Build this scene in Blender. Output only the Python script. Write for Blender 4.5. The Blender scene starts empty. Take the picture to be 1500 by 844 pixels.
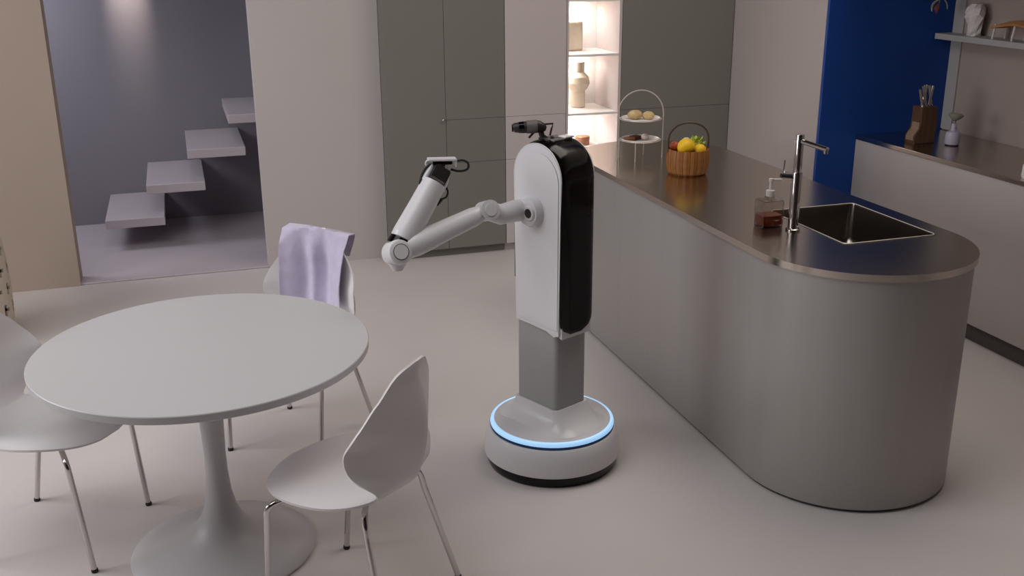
import bpy, bmesh, math, random
from math import sin, cos, pi, sqrt, radians
from mathutils import Vector, Matrix
random.seed(7)
SC = bpy.context.scene
COL = SC.collection

# ------------------------------------------------------------------ camera
def setup_camera():
    f, pitch, roll, yaw = 1527.75, .322611, -.00703082, .3050308
    cp, sp, cy, sy = cos(pitch), sin(pitch), cos(yaw), sin(yaw)
    fwd = Vector((sy*cp, cy*cp, -sp)); right = Vector((cy, -sy, 0)); up = right.cross(fwd)
    c, s = cos(roll), sin(roll)
    r2 = c*right + s*up; u2 = -s*right + c*up
    cam = bpy.data.cameras.new('camera'); o = bpy.data.objects.new('camera', cam); COL.objects.link(o)
    m = Matrix((r2, u2, -fwd)).transposed().to_4x4(); m.translation = (0, 0, 1.96)
    o.matrix_world = m
    cam.sensor_width = 36; cam.lens = f*36/1500; cam.clip_start = .05
    SC.camera = o
setup_camera()

# ------------------------------------------------------------------ world, lamps, exposure
W = bpy.data.worlds.new('world'); SC.world = W; W.use_nodes = True
W.node_tree.nodes['Background'].inputs[0].default_value = (1, .93, .86, 1)
W.node_tree.nodes['Background'].inputs[1].default_value = .045
SC.view_settings.view_transform = 'Standard'; SC.view_settings.look = 'None'
SC.view_settings.exposure = -0.14; SC.view_settings.gamma = 1; SC.view_settings.use_curve_mapping = False

def area(name, loc, target, sx, sy, power, color=(1, 1, 1), spread=180):
    l = bpy.data.lights.new(name, 'AREA'); l.shape = 'RECTANGLE'; l.size = sx; l.size_y = sy
    l.energy = power; l.color = color; l.spread = radians(spread)
    o = bpy.data.objects.new(name, l); COL.objects.link(o); o.location = loc
    d = Vector(target) - Vector(loc); o.rotation_euler = d.to_track_quat('-Z', 'Y').to_euler()
    return o
def spot(name, loc, target, power, angle, color, blend=.6, r=.03):
    l = bpy.data.lights.new(name, 'SPOT'); l.energy = power; l.spot_size = radians(angle); l.spot_blend = blend
    l.color = color; l.shadow_soft_size = r
    o = bpy.data.objects.new(name, l); COL.objects.link(o); o.location = loc
    d = Vector(target) - Vector(loc); o.rotation_euler = d.to_track_quat('-Z', 'Y').to_euler()
    return o
area('studio_softbox', (-1.2, 2.7, 4.2), (-.7, 3.1, 0), 3.0, 3.0, 88, (.97, .985, 1))
area('fill_right', (3.0, 3.7, 4.4), (2.9, 3.8, 0), 2.4, 2.4, 72, (1, .93, .85))  # added warm fill that lifts the floor at the right, no known source
area('side_key', (-3.05, 3.9, 2.0), (1.6, 4.3, .8), 2.0, 1.6, 70, (.96, .98, 1))
area('alcove_side_lamp', (-1.6, 7.1, 2.0), (-.9, 7.93, .9), .6, .9, 22, (.86, .9, 1.0))
spot('alcove_spotlight', (-.29, 7.76, 2.42), (-.285, 7.93, 1.91), 300, 28, (1, .84, .7), 1.0, .02)
spot('alcove_downlight', (-.12, 7.52, 2.62), (-.12, 7.5, 0), 9, 44, (1, .86, .74), .8)

# ------------------------------------------------------------------ materials
def mat(name, color, rough=.5, metal=0., noise=0., nscale=8., bump=0., bscale=200., stretch=None,
        emit=None, estr=0., trans=0., ior=1.45, coat=0., spec=.5, sheen=0.):
    m = bpy.data.materials.new(name); m.use_nodes = True
    nt = m.node_tree; b = nt.nodes['Principled BSDF']
    def lin(c): return tuple((x/12.92 if x <= .04045 else ((x+.055)/1.055)**2.4) for x in c)
    c = lin([v/255 for v in color])
    b.inputs['Base Color'].default_value = (*c, 1); b.inputs['Roughness'].default_value = rough
    b.inputs['Metallic'].default_value = metal; b.inputs['IOR'].default_value = ior
    b.inputs['Transmission Weight'].default_value = trans; b.inputs['Coat Weight'].default_value = coat
    b.inputs['Specular IOR Level'].default_value = spec; b.inputs['Sheen Weight'].default_value = sheen
    if emit:
        b.inputs['Emission Color'].default_value = (*lin([v/255 for v in emit]), 1); b.inputs['Emission Strength'].default_value = estr
    co = nt.nodes.new('ShaderNodeTexCoord'); mp = nt.nodes.new('ShaderNodeMapping')
    nt.links.new(co.outputs['Object'], mp.inputs['Vector'])
    if stretch: mp.inputs['Scale'].default_value = stretch
    if noise:
        n = nt.nodes.new('ShaderNodeTexNoise'); n.inputs['Scale'].default_value = nscale; n.inputs['Detail'].default_value = 5
        nt.links.new(mp.outputs[0], n.inputs['Vector'])
        r = nt.nodes.new('ShaderNodeValToRGB')
        r.color_ramp.elements[0].position = .3; r.color_ramp.elements[1].position = .7
        r.color_ramp.elements[0].color = (*[v*(1-noise) for v in c], 1); r.color_ramp.elements[1].color = (*[min(1, v*(1+noise)) for v in c], 1)
        nt.links.new(n.outputs['Fac'], r.inputs[0]); nt.links.new(r.outputs[0], b.inputs['Base Color'])
    if bump:
        n = nt.nodes.new('ShaderNodeTexNoise'); n.inputs['Scale'].default_value = bscale; n.inputs['Detail'].default_value = 3
        nt.links.new(mp.outputs[0], n.inputs['Vector'])
        bp = nt.nodes.new('ShaderNodeBump'); bp.inputs['Strength'].default_value = bump; bp.inputs['Distance'].default_value = .002
        nt.links.new(n.outputs['Fac'], bp.inputs['Height']); nt.links.new(bp.outputs[0], b.inputs['Normal'])
    return m
M = {}
M['floor'] = mat('polished_screed', (203, 195, 193), .42, noise=.03, nscale=1.6, spec=.35)
M['alcove_floor'] = mat('alcove_screed', (192, 181, 187), .3, noise=.02, nscale=2)
M['beige'] = mat('beige_plaster', (166, 149, 137), .85, noise=.03, nscale=1.5, bump=.15, bscale=60)
M['pier'] = mat('warm_grey_plaster', (190, 181, 178), .8, noise=.015, nscale=1.5, bump=.12, bscale=60)
M['alcove'] = mat('alcove_plaster', (140, 135, 143), .85, noise=.03, nscale=1.2, bump=.12, bscale=50)
M['light_wall'] = mat('pale_grey_plaster', (182, 172, 168), .8, noise=.015, nscale=1.5)
M['blue'] = mat('deep_blue_paint', (2, 62, 142), .55, noise=.04, nscale=1.5)
M['ceiling'] = mat('ceiling_paint', (205, 203, 202), .9, noise=.02)
M['green'] = mat('grey_green_lacquer', (125, 121, 114), .55, noise=.02, nscale=2)
M['green_dark'] = mat('dark_taupe_lacquer', (126, 121, 115), .5, noise=.02, nscale=2)
M['white_cab'] = mat('white_lacquer', (200, 189, 187), .5, noise=.01, nscale=2)
M['dark_flat'] = mat('studio_black_flat', (58, 55, 54), .9, noise=.03)
M['hole_shade'] = mat('vase_hole_shade', (60, 56, 54), .9, noise=.05)  # dark tone standing in for the shade inside the vase holes
M['niche'] = mat('niche_white', (236, 230, 226), .6, noise=.01)
M['led_warm'] = mat('warm_led', (255, 240, 225), .5, emit=(255, 236, 214), estr=9, noise=.001)
M['island'] = mat('satin_grey_laminate', (170, 165, 162), .42, metal=.4, noise=.02, nscale=3, stretch=(6, 6, .2))
M['plinth'] = mat('dark_plinth', (92, 84, 80), .6, noise=.03)
M['steel'] = mat('brushed_steel', (198, 188, 178), .2, metal=1, noise=.04, nscale=20, stretch=(30, 1, 30), bump=.03, bscale=60)
M['steel_sink'] = mat('sink_steel', (150, 142, 134), .24, metal=1, noise=.03, nscale=30)
M['chrome'] = mat('chrome', (205, 200, 198), .08, metal=1, noise=.01)
M['counter_white'] = mat('counter_laminate', (184, 174, 171), .5, noise=.015, nscale=2)
M['shelf'] = mat('shelf_paint', (176, 170, 168), .5, noise=.01)
M['right_wall'] = mat('right_wall_plaster', (170, 154, 146), .8, noise=.02, nscale=1.5)
M['table'] = mat('white_table_lacquer', (190, 186, 188), .38, noise=.008, nscale=3)
M['table_edge'] = mat('table_edge_band', (200, 192, 192), .45, noise=.01)
M['chair'] = mat('white_polypropylene', (222, 217, 218), .42, noise=.008, nscale=4)
M['rubber'] = mat('dark_rubber', (40, 38, 38), .7, noise=.05)
M['towel'] = mat('lavender_cotton', (200, 190, 214), .95, noise=.06, nscale=30, bump=.5, bscale=500, sheen=.3)
M['robot'] = mat('robot_white_plastic', (214, 210, 213), .32, noise=.006, nscale=5, coat=.15)
M['robot_black'] = mat('glossy_black_plastic', (9, 5, 6), .14, noise=.02, spec=.35)
M['robot_dark'] = mat('dark_grey_plastic', (44, 38, 38), .45, noise=.05, nscale=30)
M['robot_mid'] = mat('grey_plastic', (105, 98, 96), .4, noise=.03)
M['column'] = mat('grey_anodised_column', (160, 157, 157), .45, metal=.0, noise=.02, nscale=4, stretch=(8, 8, .3))
M['led_blue'] = mat('blue_light_ring', (205, 225, 240), .4, emit=(140, 200, 250), estr=.75, noise=.001)
M['groove'] = mat('blue_groove', (20, 60, 110), .4, noise=.02)
M['lens'] = mat('camera_glass', (8, 8, 12), .05, noise=.01)
M['wood_basket'] = mat('stave_wood', (150, 96, 46), .55, noise=.22, nscale=12, stretch=(6, 6, .6))
M['wood_dark'] = mat('walnut_wood', (92, 66, 46), .5, noise=.2, nscale=10, stretch=(8, 8, .8))
M['lit_wood'] = mat('lit_wood', (150, 124, 102), .4, noise=.12, nscale=10)  # lighter wood tone that paints light onto the knife block
M['wood_tray'] = mat('oak_tray', (186, 128, 80), .5, noise=.15, nscale=8, stretch=(1, 8, 8))
M['handle_metal'] = mat('bronze_wire', (96, 82, 70), .4, metal=.6, noise=.05)
M['lemon'] = mat('lemon_peel', (238, 190, 30), .45, noise=.06, nscale=10, bump=.3, bscale=120)
M['lime'] = mat('pale_green_leaf', (176, 190, 78), .5, noise=.15, nscale=40)
M['pale_petal'] = mat('cream_petal', (216, 208, 180), .7, noise=.1, nscale=40)
M['tomato'] = mat('red_fruit_skin', (170, 72, 42), .35, noise=.1, nscale=10)
M['ceramic'] = mat('white_ceramic', (232, 226, 222), .25, noise=.01)
M['beige_ceramic'] = mat('beige_ceramic', (234, 220, 198), .7, noise=.05, nscale=12)
M['bread'] = mat('bread_crust', (206, 176, 128), .75, noise=.2, nscale=30, bump=.4, bscale=80)
M['choc'] = mat('chocolate_cake', (88, 46, 26), .6, noise=.2, nscale=40, bump=.4, bscale=100)
M['caramel'] = mat('caramel_tart', (150, 92, 54), .6, noise=.2, nscale=40, bump=.3, bscale=100)
M['sink_rim'] = mat('satin_rim', (225, 218, 208), .35, metal=.6, noise=.01)
M['silver_wire'] = mat('satin_silver_wire', (215, 204, 194), .35, metal=.5, noise=.01)
M['cream'] = mat('cream_puff', (228, 214, 206), .6, noise=.05, nscale=40)
M['brown_box'] = mat('brown_leather_box', (122, 78, 52), .55, noise=.1, nscale=20)
M['glass'] = mat('clear_glass', (240, 236, 232), .03, trans=1, ior=1.3, noise=.001)
M['soap'] = mat('amber_soap', (150, 62, 26), .1, trans=.35, noise=.03)
M['pump'] = mat('white_pump_plastic', (214, 206, 202), .4, noise=.02)
M['stone'] = mat('rough_white_stone', (224, 214, 210), .9, noise=.08, nscale=14, bump=.8, bscale=40)
M['lilac'] = mat('lilac_ceramic', (186, 178, 196), .4, noise=.03)
M['sage'] = mat('sage_ceramic', (150, 152, 132), .5, noise=.06, nscale=20)
M['orange'] = mat('orange_petal', (226, 128, 62), .6, noise=.15, nscale=20)
M['stem'] = mat('plant_stem', (92, 112, 76), .6, noise=.1)
M['leaf'] = mat('dusty_leaf', (136, 146, 132), .6, noise=.15, nscale=20)
M['leaf_red'] = mat('russet_leaf', (120, 52, 44), .6, noise=.15, nscale=20)
M['steel_handle'] = mat('knife_steel', (190, 180, 172), .3, metal=.8, noise=.04)
M['perf'] = mat('pale_stoneware', (196, 182, 166), .8, noise=.05, nscale=20)

# ------------------------------------------------------------------ helpers
def thing(name, label, cat, loc=(0, 0, 0), rotz=0., group=None):
    o = bpy.data.objects.new(name, None); COL.objects.link(o)
    o.empty_display_size = .1; o.location = loc; o.rotation_euler = (0, 0, rotz)
    tag(o, label, cat, group); return o
def tag(o, label, cat, group=None):
    o['label'] = label; o['category'] = cat
    if group: o['group'] = group
    return o
def obj(name, bm, m, parent=None, smooth=False, loc=None, rotz=0., angle=40, normals=True):
    """link a bmesh (in the parent's local coordinates) as ONE mesh object"""
    if normals: bmesh.ops.recalc_face_normals(bm, faces=bm.faces)
    me = bpy.data.meshes.new(name); bm.to_mesh(me); bm.free()
    me.materials.append(M[m])
    if smooth:
        me.polygons.foreach_set('use_smooth', [True]*len(me.polygons))
        me.set_sharp_from_angle(angle=radians(angle))
    o = bpy.data.objects.new(name, me); COL.objects.link(o)
    if parent: o.parent = parent
    if loc: o.location = loc
    if rotz: o.rotation_euler = (0, 0, rotz)
    return o
def struct(name, bm, m, parent=None, smooth=False, angle=40):
    o = obj(name, bm, m, parent, smooth, angle=angle)
    if not parent: o['kind'] = 'structure'
    return o
def box(x0, x1, y0, y1, z0, z1, bev=0., seg=2, bm=None):
    b = bmesh.new()
    r = bmesh.ops.create_cube(b, size=1)
    for v in b.verts:
        v.co = Vector(((x0+x1)/2 + v.co.x*(x1-x0), (y0+y1)/2 + v.co.y*(y1-y0), (z0+z1)/2 + v.co.z*(z1-z0)))
    if bev: bmesh.ops.bevel(b, geom=b.edges[:], offset=bev, segments=seg, affect='EDGES', profile=.5)
    return merge(bm, b)
def merge(bm, b):
    if bm is None: return b
    me = bpy.data.meshes.new('tmp'); b.to_mesh(me); b.free(); bm.from_mesh(me); bpy.data.meshes.remove(me)
    return bm
def xform(bm, mtx):
    bmesh.ops.transform(bm, matrix=mtx, verts=bm.verts[:]); return bm
def prism(pts, z0, z1, bm=None, bev=0., seg=2):
    b = bmesh.new()
    lo = [b.verts.new((p[0], p[1], z0)) for p in pts]; hi = [b.verts.new((p[0], p[1], z1)) for p in pts]
    b.faces.new(lo[::-1]); b.faces.new(hi); n = len(pts)
    for i in range(n): b.faces.new((lo[i], lo[(i+1) % n], hi[(i+1) % n], hi[i]))
    if bev:
        es = [e for e in b.edges if abs(e.verts[0].co.z-e.verts[1].co.z) < 1e-6]
        bmesh.ops.bevel(b, geom=es, offset=bev, segments=seg, affect='EDGES')
    return merge(bm, b)
def lathe(prof, n=48, bm=None, closed=True, cx=0., cy=0.):
    """prof: (radius, z) from bottom to top"""
    b = bmesh.new(); rings = []
    for r, z in prof:
        if r < 1e-5: rings.append([b.verts.new((cx, cy, z))])
        else: rings.append([b.verts.new((cx+r*cos(2*pi*i/n), cy+r*sin(2*pi*i/n), z)) for i in range(n)])
    for A, B in zip(rings, rings[1:]):
        for i in range(n):
            j = (i+1) % n
            if len(A) == 1 and len(B) == 1: continue
            if len(A) == 1: b.faces.new((A[0], B[j], B[i]))
            elif len(B) == 1: b.faces.new((A[i], A[j], B[0]))
            else: b.faces.new((A[i], A[j], B[j], B[i]))
    if closed:
        if len(rings[0]) > 1: b.faces.new(rings[0][::-1])
        if len(rings[-1]) > 1: b.faces.new(rings[-1])
    return merge(bm, b)
def catmull(pts, k=6, loop=False):
    P = [Vector(p) for p in pts]; n = len(P); out = []
    rng = range(n if loop else n-1)
    for i in rng:
        p0 = P[(i-1) % n] if (loop or i > 0) else P[0]*2-P[1]
        p1 = P[i]; p2 = P[(i+1) % n]
        p3 = P[(i+2) % n] if (loop or i+2 < n) else P[-1]*2-P[-2]
        for s in range(k):
            t = s/k
            out.append(.5*((2*p1)+(p2-p0)*t+(2*p0-5*p1+4*p2-p3)*t*t+(3*p1-p0-3*p2+p3)*t**3))
    if not loop: out.append(P[-1])
    return out
def tube(pts, r, n=10, bm=None, caps=True, loop=False):
    P = [Vector(p) for p in pts]; b = bmesh.new(); rings = []
    R = r if isinstance(r, (list, tuple)) else [r]*len(P)
    m = len(P); prevn = None
    for i, p in enumerate(P):
        if loop: t = P[(i+1) % m]-P[(i-1) % m]
        else: t = P[min(i+1, m-1)]-P[max(i-1, 0)]
        t.normalize()
        if prevn is None:
            a = Vector((0, 0, 1)) if abs(t.z) < .9 else Vector((1, 0, 0))
            nn = t.cross(a).normalized()
        else:
            nn = (prevn - t*prevn.dot(t)).normalized()
        prevn = nn; bb = t.cross(nn)
        rings.append([b.verts.new(p + R[i]*(nn*cos(2*pi*k/n)+bb*sin(2*pi*k/n))) for k in range(n)])
    seq = list(zip(rings, rings[1:])) + ([(rings[-1], rings[0])] if loop else [])
    for A, B in seq:
        for k in range(n): b.faces.new((A[k], A[(k+1) % n], B[(k+1) % n], B[k]))
    if caps and not loop:
        b.faces.new(rings[0][::-1]); b.faces.new(rings[-1])
    return merge(bm, b)
def ball(c, rx, ry=None, rz=None, bm=None, seg=20, jit=0.):
    b = bmesh.new(); bmesh.ops.create_uvsphere(b, u_segments=seg, v_segments=max(6, seg*2//3), radius=1)
    ry = ry or rx; rz = rz or rx
    for v in b.verts:
        k = 1+random.uniform(-jit, jit)
        v.co = Vector((c[0]+v.co.x*rx*k, c[1]+v.co.y*ry*k, c[2]+v.co.z*rz*k))
    return merge(bm, b)
def grid(fn, nu, nv, bm=None, closeu=False, thick=0.):
    b = bmesh.new(); V = [[b.verts.new(fn(i/(nu-(0 if closeu else 1)), j/(nv-1))) for j in range(nv)] for i in range(nu)]
    for i in range(nu if closeu else nu-1):
        for j in range(nv-1):
            b.faces.new((V[i][j], V[(i+1) % nu][j], V[(i+1) % nu][j+1], V[i][j+1]))
    if thick:
        bmesh.ops.recalc_face_normals(b, faces=b.faces)
        bmesh.ops.solidify(b, geom=b.faces[:], thickness=thick)
    return merge(bm, b)
def interp(xs, ys, x):
    """smooth (Catmull) interpolation of a table"""
    n = len(xs)
    if x <= xs[0]: return ys[0]
    if x >= xs[-1]: return ys[-1]
    i = max(k for k in range(n-1) if xs[k] <= x)
    h = xs[i+1]-xs[i]; t = (x-xs[i])/h
    def slope(k):
        if k == 0: return (ys[1]-ys[0])/(xs[1]-xs[0])
        if k == n-1: return (ys[-1]-ys[-2])/(xs[-1]-xs[-2])
        return (ys[k+1]-ys[k-1])/(xs[k+1]-xs[k-1])
    m0, m1 = slope(i)*h, slope(i+1)*h
    return (2*t**3-3*t*t+1)*ys[i]+(t**3-2*t*t+t)*m0+(-2*t**3+3*t*t)*ys[i+1]+(t**3-t*t)*m1
def dup(root, loc, rotz, label=None):
    r = root.copy(); COL.objects.link(r); r.location = loc; r.rotation_euler = (0, 0, rotz)
    if label: r['label'] = label
    for ch in list(root.children):
        c = ch.copy(); COL.objects.link(c); c.parent = r
        for g in ch.children:
            d = g.copy(); COL.objects.link(d); d.parent = c
    return r
def stadium(cx, y0, y1, r, n=28):
    """long in Y, semicircular ends"""
    return ([(cx+r*cos(a), y0+r*sin(a)) for a in [pi+pi*i/n for i in range(n+1)]] +
            [(cx+r*cos(a), y1+r*sin(a)) for a in [pi*i/n for i in range(n+1)]])
def rrect(hx, hy, r, n=6, cx=0., cy=0.):
    out = []
    for qx, qy, a0 in ((1, 1, 0), (-1, 1, pi/2), (-1, -1, pi), (1, -1, 3*pi/2)):
        for i in range(n+1):
            a = a0+pi/2*i/n
            out.append((cx+qx*(hx-r)+r*cos(a), cy+qy*(hy-r)+r*sin(a)))
    return out

# ------------------------------------------------------------------ the setting
HC = 5.0
struct('floor', box(-3.45, 4.6, -2.15, 6.95, -.12, 0), 'floor')
struct('floor_alcove', box(-3.3, 1.189, 6.475, 7.93, 0.001, .012, .003), 'alcove_floor')
struct('floor_alcove_base', box(-3.45, 1.45, 6.95, 8.1, -.12, 0), 'floor')
struct('ceiling', box(-3.45, 4.6, -2.15, 8.1, HC, HC+.12), 'dark_flat')
struct('shade_blocker_right', box(3.42, 4.279, .2, 5.099, 2.02, 2.3), 'ceiling')  # added unseen slab, shades the upper blue wall from the overhead lamps
struct('wall_left', box(-3.3, -.682, 6.46, 6.62, 0, HC), 'beige')
struct('wall_center', box(.431, 1.19, 6.46, 6.62, 0, HC), 'pier')
struct('wall_alcove_back', box(-3.45, 1.45, 7.93, 8.1, 0, HC), 'alcove')
struct('wall_alcove_right', box(1.16, 1.185, 6.625, 7.925, .0125, 2.69), 'alcove')
struct('wall_back', box(1.19, 3.56, 6.95, 7.08, 0, HC), 'light_wall')
struct('wall_corner', prism([(3.44, 5.122), (3.55, 6.33), (3.55, 7.08), (4.6, 7.08), (4.6, 5.122)], 0, HC), 'light_wall')
struct('wall_blue', box(3.442, 4.28, 5.10, 5.121, 0, HC), 'blue')
struct('wall_right', box(4.28, 4.45, -2.0, 5.12, 0, HC), 'right_wall')
struct('trim_1', box(4.268, 4.2805, 5.015, 5.0995, .885, HC, .002), 'shelf')
struct('wall_outer_left', box(-3.45, -3.3, -2.15, 8.1, 0, HC), 'pier')
struct('wall_front', box(-3.3, 4.45, -2.15, -2.0, 0, HC), 'dark_flat')
struct('shade_blocker_opening', box(-.681, .430, 6.46, 6.62, 2.05, HC), 'pier')  # added unseen lintel, cuts the overhead light entering the alcove
struct('shade_blocker_alcove', box(-3.29, 1.29, 6.63, 7.92, 2.7, 2.8), 'ceiling')  # added unseen lid, keeps overhead light out of the alcove

# ------------------------------------------------------------------ floating staircase in the alcove
st = thing('floating_staircase', 'pale floating stair treads climbing the alcove back wall', 'stairs', (-.36, 7.6, 0))
for i in range(5):
    x0 = -.552+.28*i; z = .225+.217*i
    obj('tread', xform(box(x0, x0+.375, 7.13, 7.928, z-.06, z, .004), Matrix.Translation((.36, -7.6, 0))), 'alcove_floor', st)

# ------------------------------------------------------------------ tall cabinets on the back wall
FY = 6.33
def front(name, x0, x1, z0, z1, m, par, px):
    return obj(name, xform(box(x0+.0008, x1-.0008, FY, FY+.02, z0+.001, z1-.001, .0006), Matrix.Translation((-px, -6.6, 0))), m, par)
def cabinet(label, x0, x1, m, rows, inset=None):
    px = (x0+x1)/2
    t = thing('tall_cabinet', label, 'cabinet', (px, 6.6, 0))
    T = Matrix.Translation((-px, -6.6, 0))
    obj('carcass', xform(box(x0, x1, FY+.0205, 6.94, .056, 2.6), T), m, t)
    obj('plinth', xform(box(x0, x1, FY+.045, FY+.06, 0, .055), T), m, t)
    for kind, z0, z1 in rows: front(kind, x0, x1, z0, z1, m, t, px)
    return t
rows = [('door', .057, .617), ('drawer', .617, .892), ('door', .892, 2.6)]
ga = cabinet('grey green tall cabinet beside the pale pier, with small knob', 1.192, 1.5685, 'green', [('door', .057, 2.6)])
obj('knob', ball((1.548-1.3795, FY-.012-6.6, .895), .009, bm=tube([(1.548-1.3795, FY-6.6+.004, .895), (1.548-1.3795, FY-6.6-.012, .895)], .004)), 'chrome', ga, True)
cabinet('grey green tall cabinet directly left of the white cabinet', 1.5693, 1.955, 'green', rows)
cabinet('white tall cabinet with drawer, left of the lit display niche', 1.958, 2.366, 'white_cab', rows)
# lit display cabinet
def display():
    x0, x1 = 2.369, 2.745; px = (x0+x1)/2; T = Matrix.Translation((-px, -6.6, 0)); Y0, Y1 = FY, 6.74
    t = thing('display_cabinet', 'tall white display cabinet with warm lit open shelves', 'cabinet', (px, 6.6, 0))
    obj('side_panel', xform(box(x0, x0+.014, Y0, Y1, .056, 2.6), T), 'white_cab', t)
    obj('side_panel', xform(box(x1-.018, x1, Y0, Y1, .056, 2.6), T), 'white_cab', t)
    obj('back_panel', xform(box(x0+.0145, x1-.0185, Y1-.016, Y1, .056, 2.6), T), 'niche', t)
    obj('plinth', xform(box(x0, x1, FY+.045, FY+.06, 0, .055), T), 'white_cab', t)
    obj('drawer', xform(box(x0+.016, x1-.02, FY, FY+.02, .06, .60, .0015), T), 'white_cab', t)
    zs = [.61, .885, 1.26, 1.60, 1.95]
    for z in zs:
        s = obj('shelf', xform(box(x0+.0145, x1-.0185, Y0+.002, Y1-.017, z-.014, z, .001), T), 'niche', t)
        if z > .7:
            obj('light_strip', xform(box(x0+.018, x0+.23, Y1-.06, Y1-.045, z-.02, z-.0145), T), 'led_warm', s)
    for z in zs[1:]:
        area('niche_lamp', (x0+.11, Y1-.13, z-.03), (x0+.09, Y1-.06, z-.3), .18, .06, 2.3, (1, .98, .95))
display()
cabinet('dark taupe tall cabinet between the lit niche and the light grey wall', 2.748, 3.545, 'green_dark', [('door', .057, .892), ('door', .892, 2.6)])
# niche contents
v = obj('block_vase', box(-.07, .07, -.06, .06, 0, .19, .012), 'beige_ceramic', loc=(2.50, 6.62, 1.261)); tag(v, 'plain beige block vase on the upper lit niche shelf', 'vase')
prof = [(.045, 0), (.05, .005), (.045, .11), (.062, .125), (.078, .16), (.07, .2), (.045, .225), (.04, .23), (.042, .30), (.037, .30), (.035, .24), (0, .235)]
v = obj('stacked_vase', lathe(prof, 32), 'beige_ceramic', loc=(2.553, 6.6, .886), smooth=True, angle=30); tag(v, 'beige vase with a round belly on the middle lit shelf', 'vase')
v = obj('small_dish', lathe([(.018, 0), (.026, .012), (.03, .03), (.026, .03), (.014, .01), (0, .008)], 24), 'ceramic', loc=(2.43, 6.56, .886), smooth=True); tag(v, 'tiny white dish beside the round bellied vase', 'dish')
pl = obj('niche_plate', lathe([(.05, 0), (.085, .01), (.082, .013), (.045, .005), (0, .005)], 36), 'ceramic', loc=(2.630, 6.63, .6112), smooth=True); tag(pl, 'small pale plate under the brown box in the lit niche', 'plate')
bx = thing('brown_box', 'small round brown lidded box on a plate in the lit niche', 'box', (2.607, 6.645, .6172))
obj('body', lathe([(.044, 0), (.048, .004), (.048, .038)], 28), 'brown_box', bx, True)
obj('lid', lathe([(.050, .0385), (.050, .056), (.046, .06), (0, .06)], 28), 'brown_box', bx, True)

# ------------------------------------------------------------------ island
IX, IR = 2.32, .41
SX0, SX1, SY0, SY1 = 2.252, 2.645, 3.113, 3.632
def island():
    y0, y1 = 3.13, 4.86
    t = thing('kitchen_island', 'long grey island with rounded ends and dark steel worktop', 'island', (IX, 4, 0))
    T = Matrix.Translation((-IX, -4, 0))
    obj('plinth', xform(prism(stadium(IX, y0, y1, IR-.022), 0, .014), T), 'plinth', t, True)
    # body as a wall band + the sink leaves the inside hollow
    b = bmesh.new(); pts = stadium(IX, y0, y1, IR-.010, 40)
    lo = [b.verts.new((p[0], p[1], .014)) for p in pts]; hi = [b.verts.new((p[0], p[1], .874)) for p in pts]; n = len(pts)
    for i in range(n): b.faces.new((lo[i], lo[(i+1) % n], hi[(i+1) % n], hi[i]))
    b.faces.new(lo[::-1])
    obj('body', xform(b, T), 'island', t, True, angle=30)
    cu = bpy.data.curves.new('top', 'CURVE'); cu.dimensions = '2D'; cu.fill_mode = 'BOTH'; cu.extrude = .0125
    for pp in (stadium(IX, y0, y1, IR, 40), rrect((SX1-SX0)/2, (SY1-SY0)/2, .018, 5, (SX0+SX1)/2, (SY0+SY1)/2)):
        sp = cu.splines.new('POLY'); sp.points.add(len(pp)-1); sp.use_cyclic_u = True
        for q, p in zip(sp.points, pp): q.co = (p[0]-IX, p[1]-4, 0, 1)
    co = bpy.data.objects.new('tmp', cu); me = bpy.data.meshes.new_from_object(co)
    bpy.data.objects.remove(co); bpy.data.curves.remove(cu)
    b = bmesh.new(); b.from_mesh(me); bmesh.ops.remove_doubles(b, verts=b.verts, dist=1e-5)
    bmesh.ops.translate(b, verts=b.verts, vec=(0, 0, .8875))
    obj('worktop', b, 'steel', t, True, angle=30)
    # sink bowl
    def bowl(r, off, hx, hy):
        return rrect(hx-off, hy-off, r, 5, (SX0+SX1)/2-IX, (SY0+SY1)/2-4)
    hx, hy = (SX1-SX0)/2, (SY1-SY0)/2; b = bmesh.new(); rings = []
    for off, z, r in ((-.006, .9012, .022), (.002, .9012, .018), (.003, .896, .018), (.006, .76, .03), (.014, .728, .035), (.035, .716, .03), (.1, .712, .03)):
        rings.append([b.verts.new((p[0], p[1], z)) for p in bowl(r, off, hx, hy)])
    for A, B in zip(rings, rings[1:]):
        for i in range(len(A)): b.faces.new((A[i], A[(i+1) % len(A)], B[(i+1) % len(A)], B[i]))
    b.faces.new(rings[-1])
    s = obj('sink', b, 'steel_sink', t, True, angle=50)
    obj('rim', tube([(p[0], p[1], .9005) for p in bowl(.02, -.0015, hx, hy)], .0026, 8, loop=True), 'sink_rim', s, True)
    obj('drain', xform(lathe([(.038, 0), (.038, .004), (.03, .005), (.026, .002), (0, .002)], 28), Matrix.Translation(((SX0+SX1)/2-IX, (SY0+SY1)/2-4, .7125))), 'chrome', s, True)
island()

fa = thing('kitchen_tap', 'tall slim chrome tap at the left side of the sink', 'tap', (2.178, 3.345, .9005))
obj('base_ring', lathe([(.027, 0), (.027, .006), (.022, .01), (0, .01)], 28), 'chrome', fa, True)
obj('lower_post', lathe([(.0195, .0101), (.0195, .222), (.018, .225), (0, .225)], 28), 'chrome', fa, True)
obj('upper_post', lathe([(.0155, .2251), (.0155, .365), (.0145, .367), (0, .367)], 28), 'chrome', fa, True)
obj('spout', tube([(.004, -.012, .342), (.036, -.125, .330)], .0095, 14), 'chrome', fa, True)
obj('spout_tip', tube([(.0345, -.119, .332), (.0345, -.119, .314)], .0085, 14), 'chrome', fa, True)
hb = obj('lever_hub', tube([(-.014, .004, .208), (-.062, .012, .214)], .0085, 12), 'robot_dark', fa, True)
obj('lever', tube([(-.052, .011, .216), (-.05, .011, .272)], .003, 8), 'chrome', hb, True)

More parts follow.
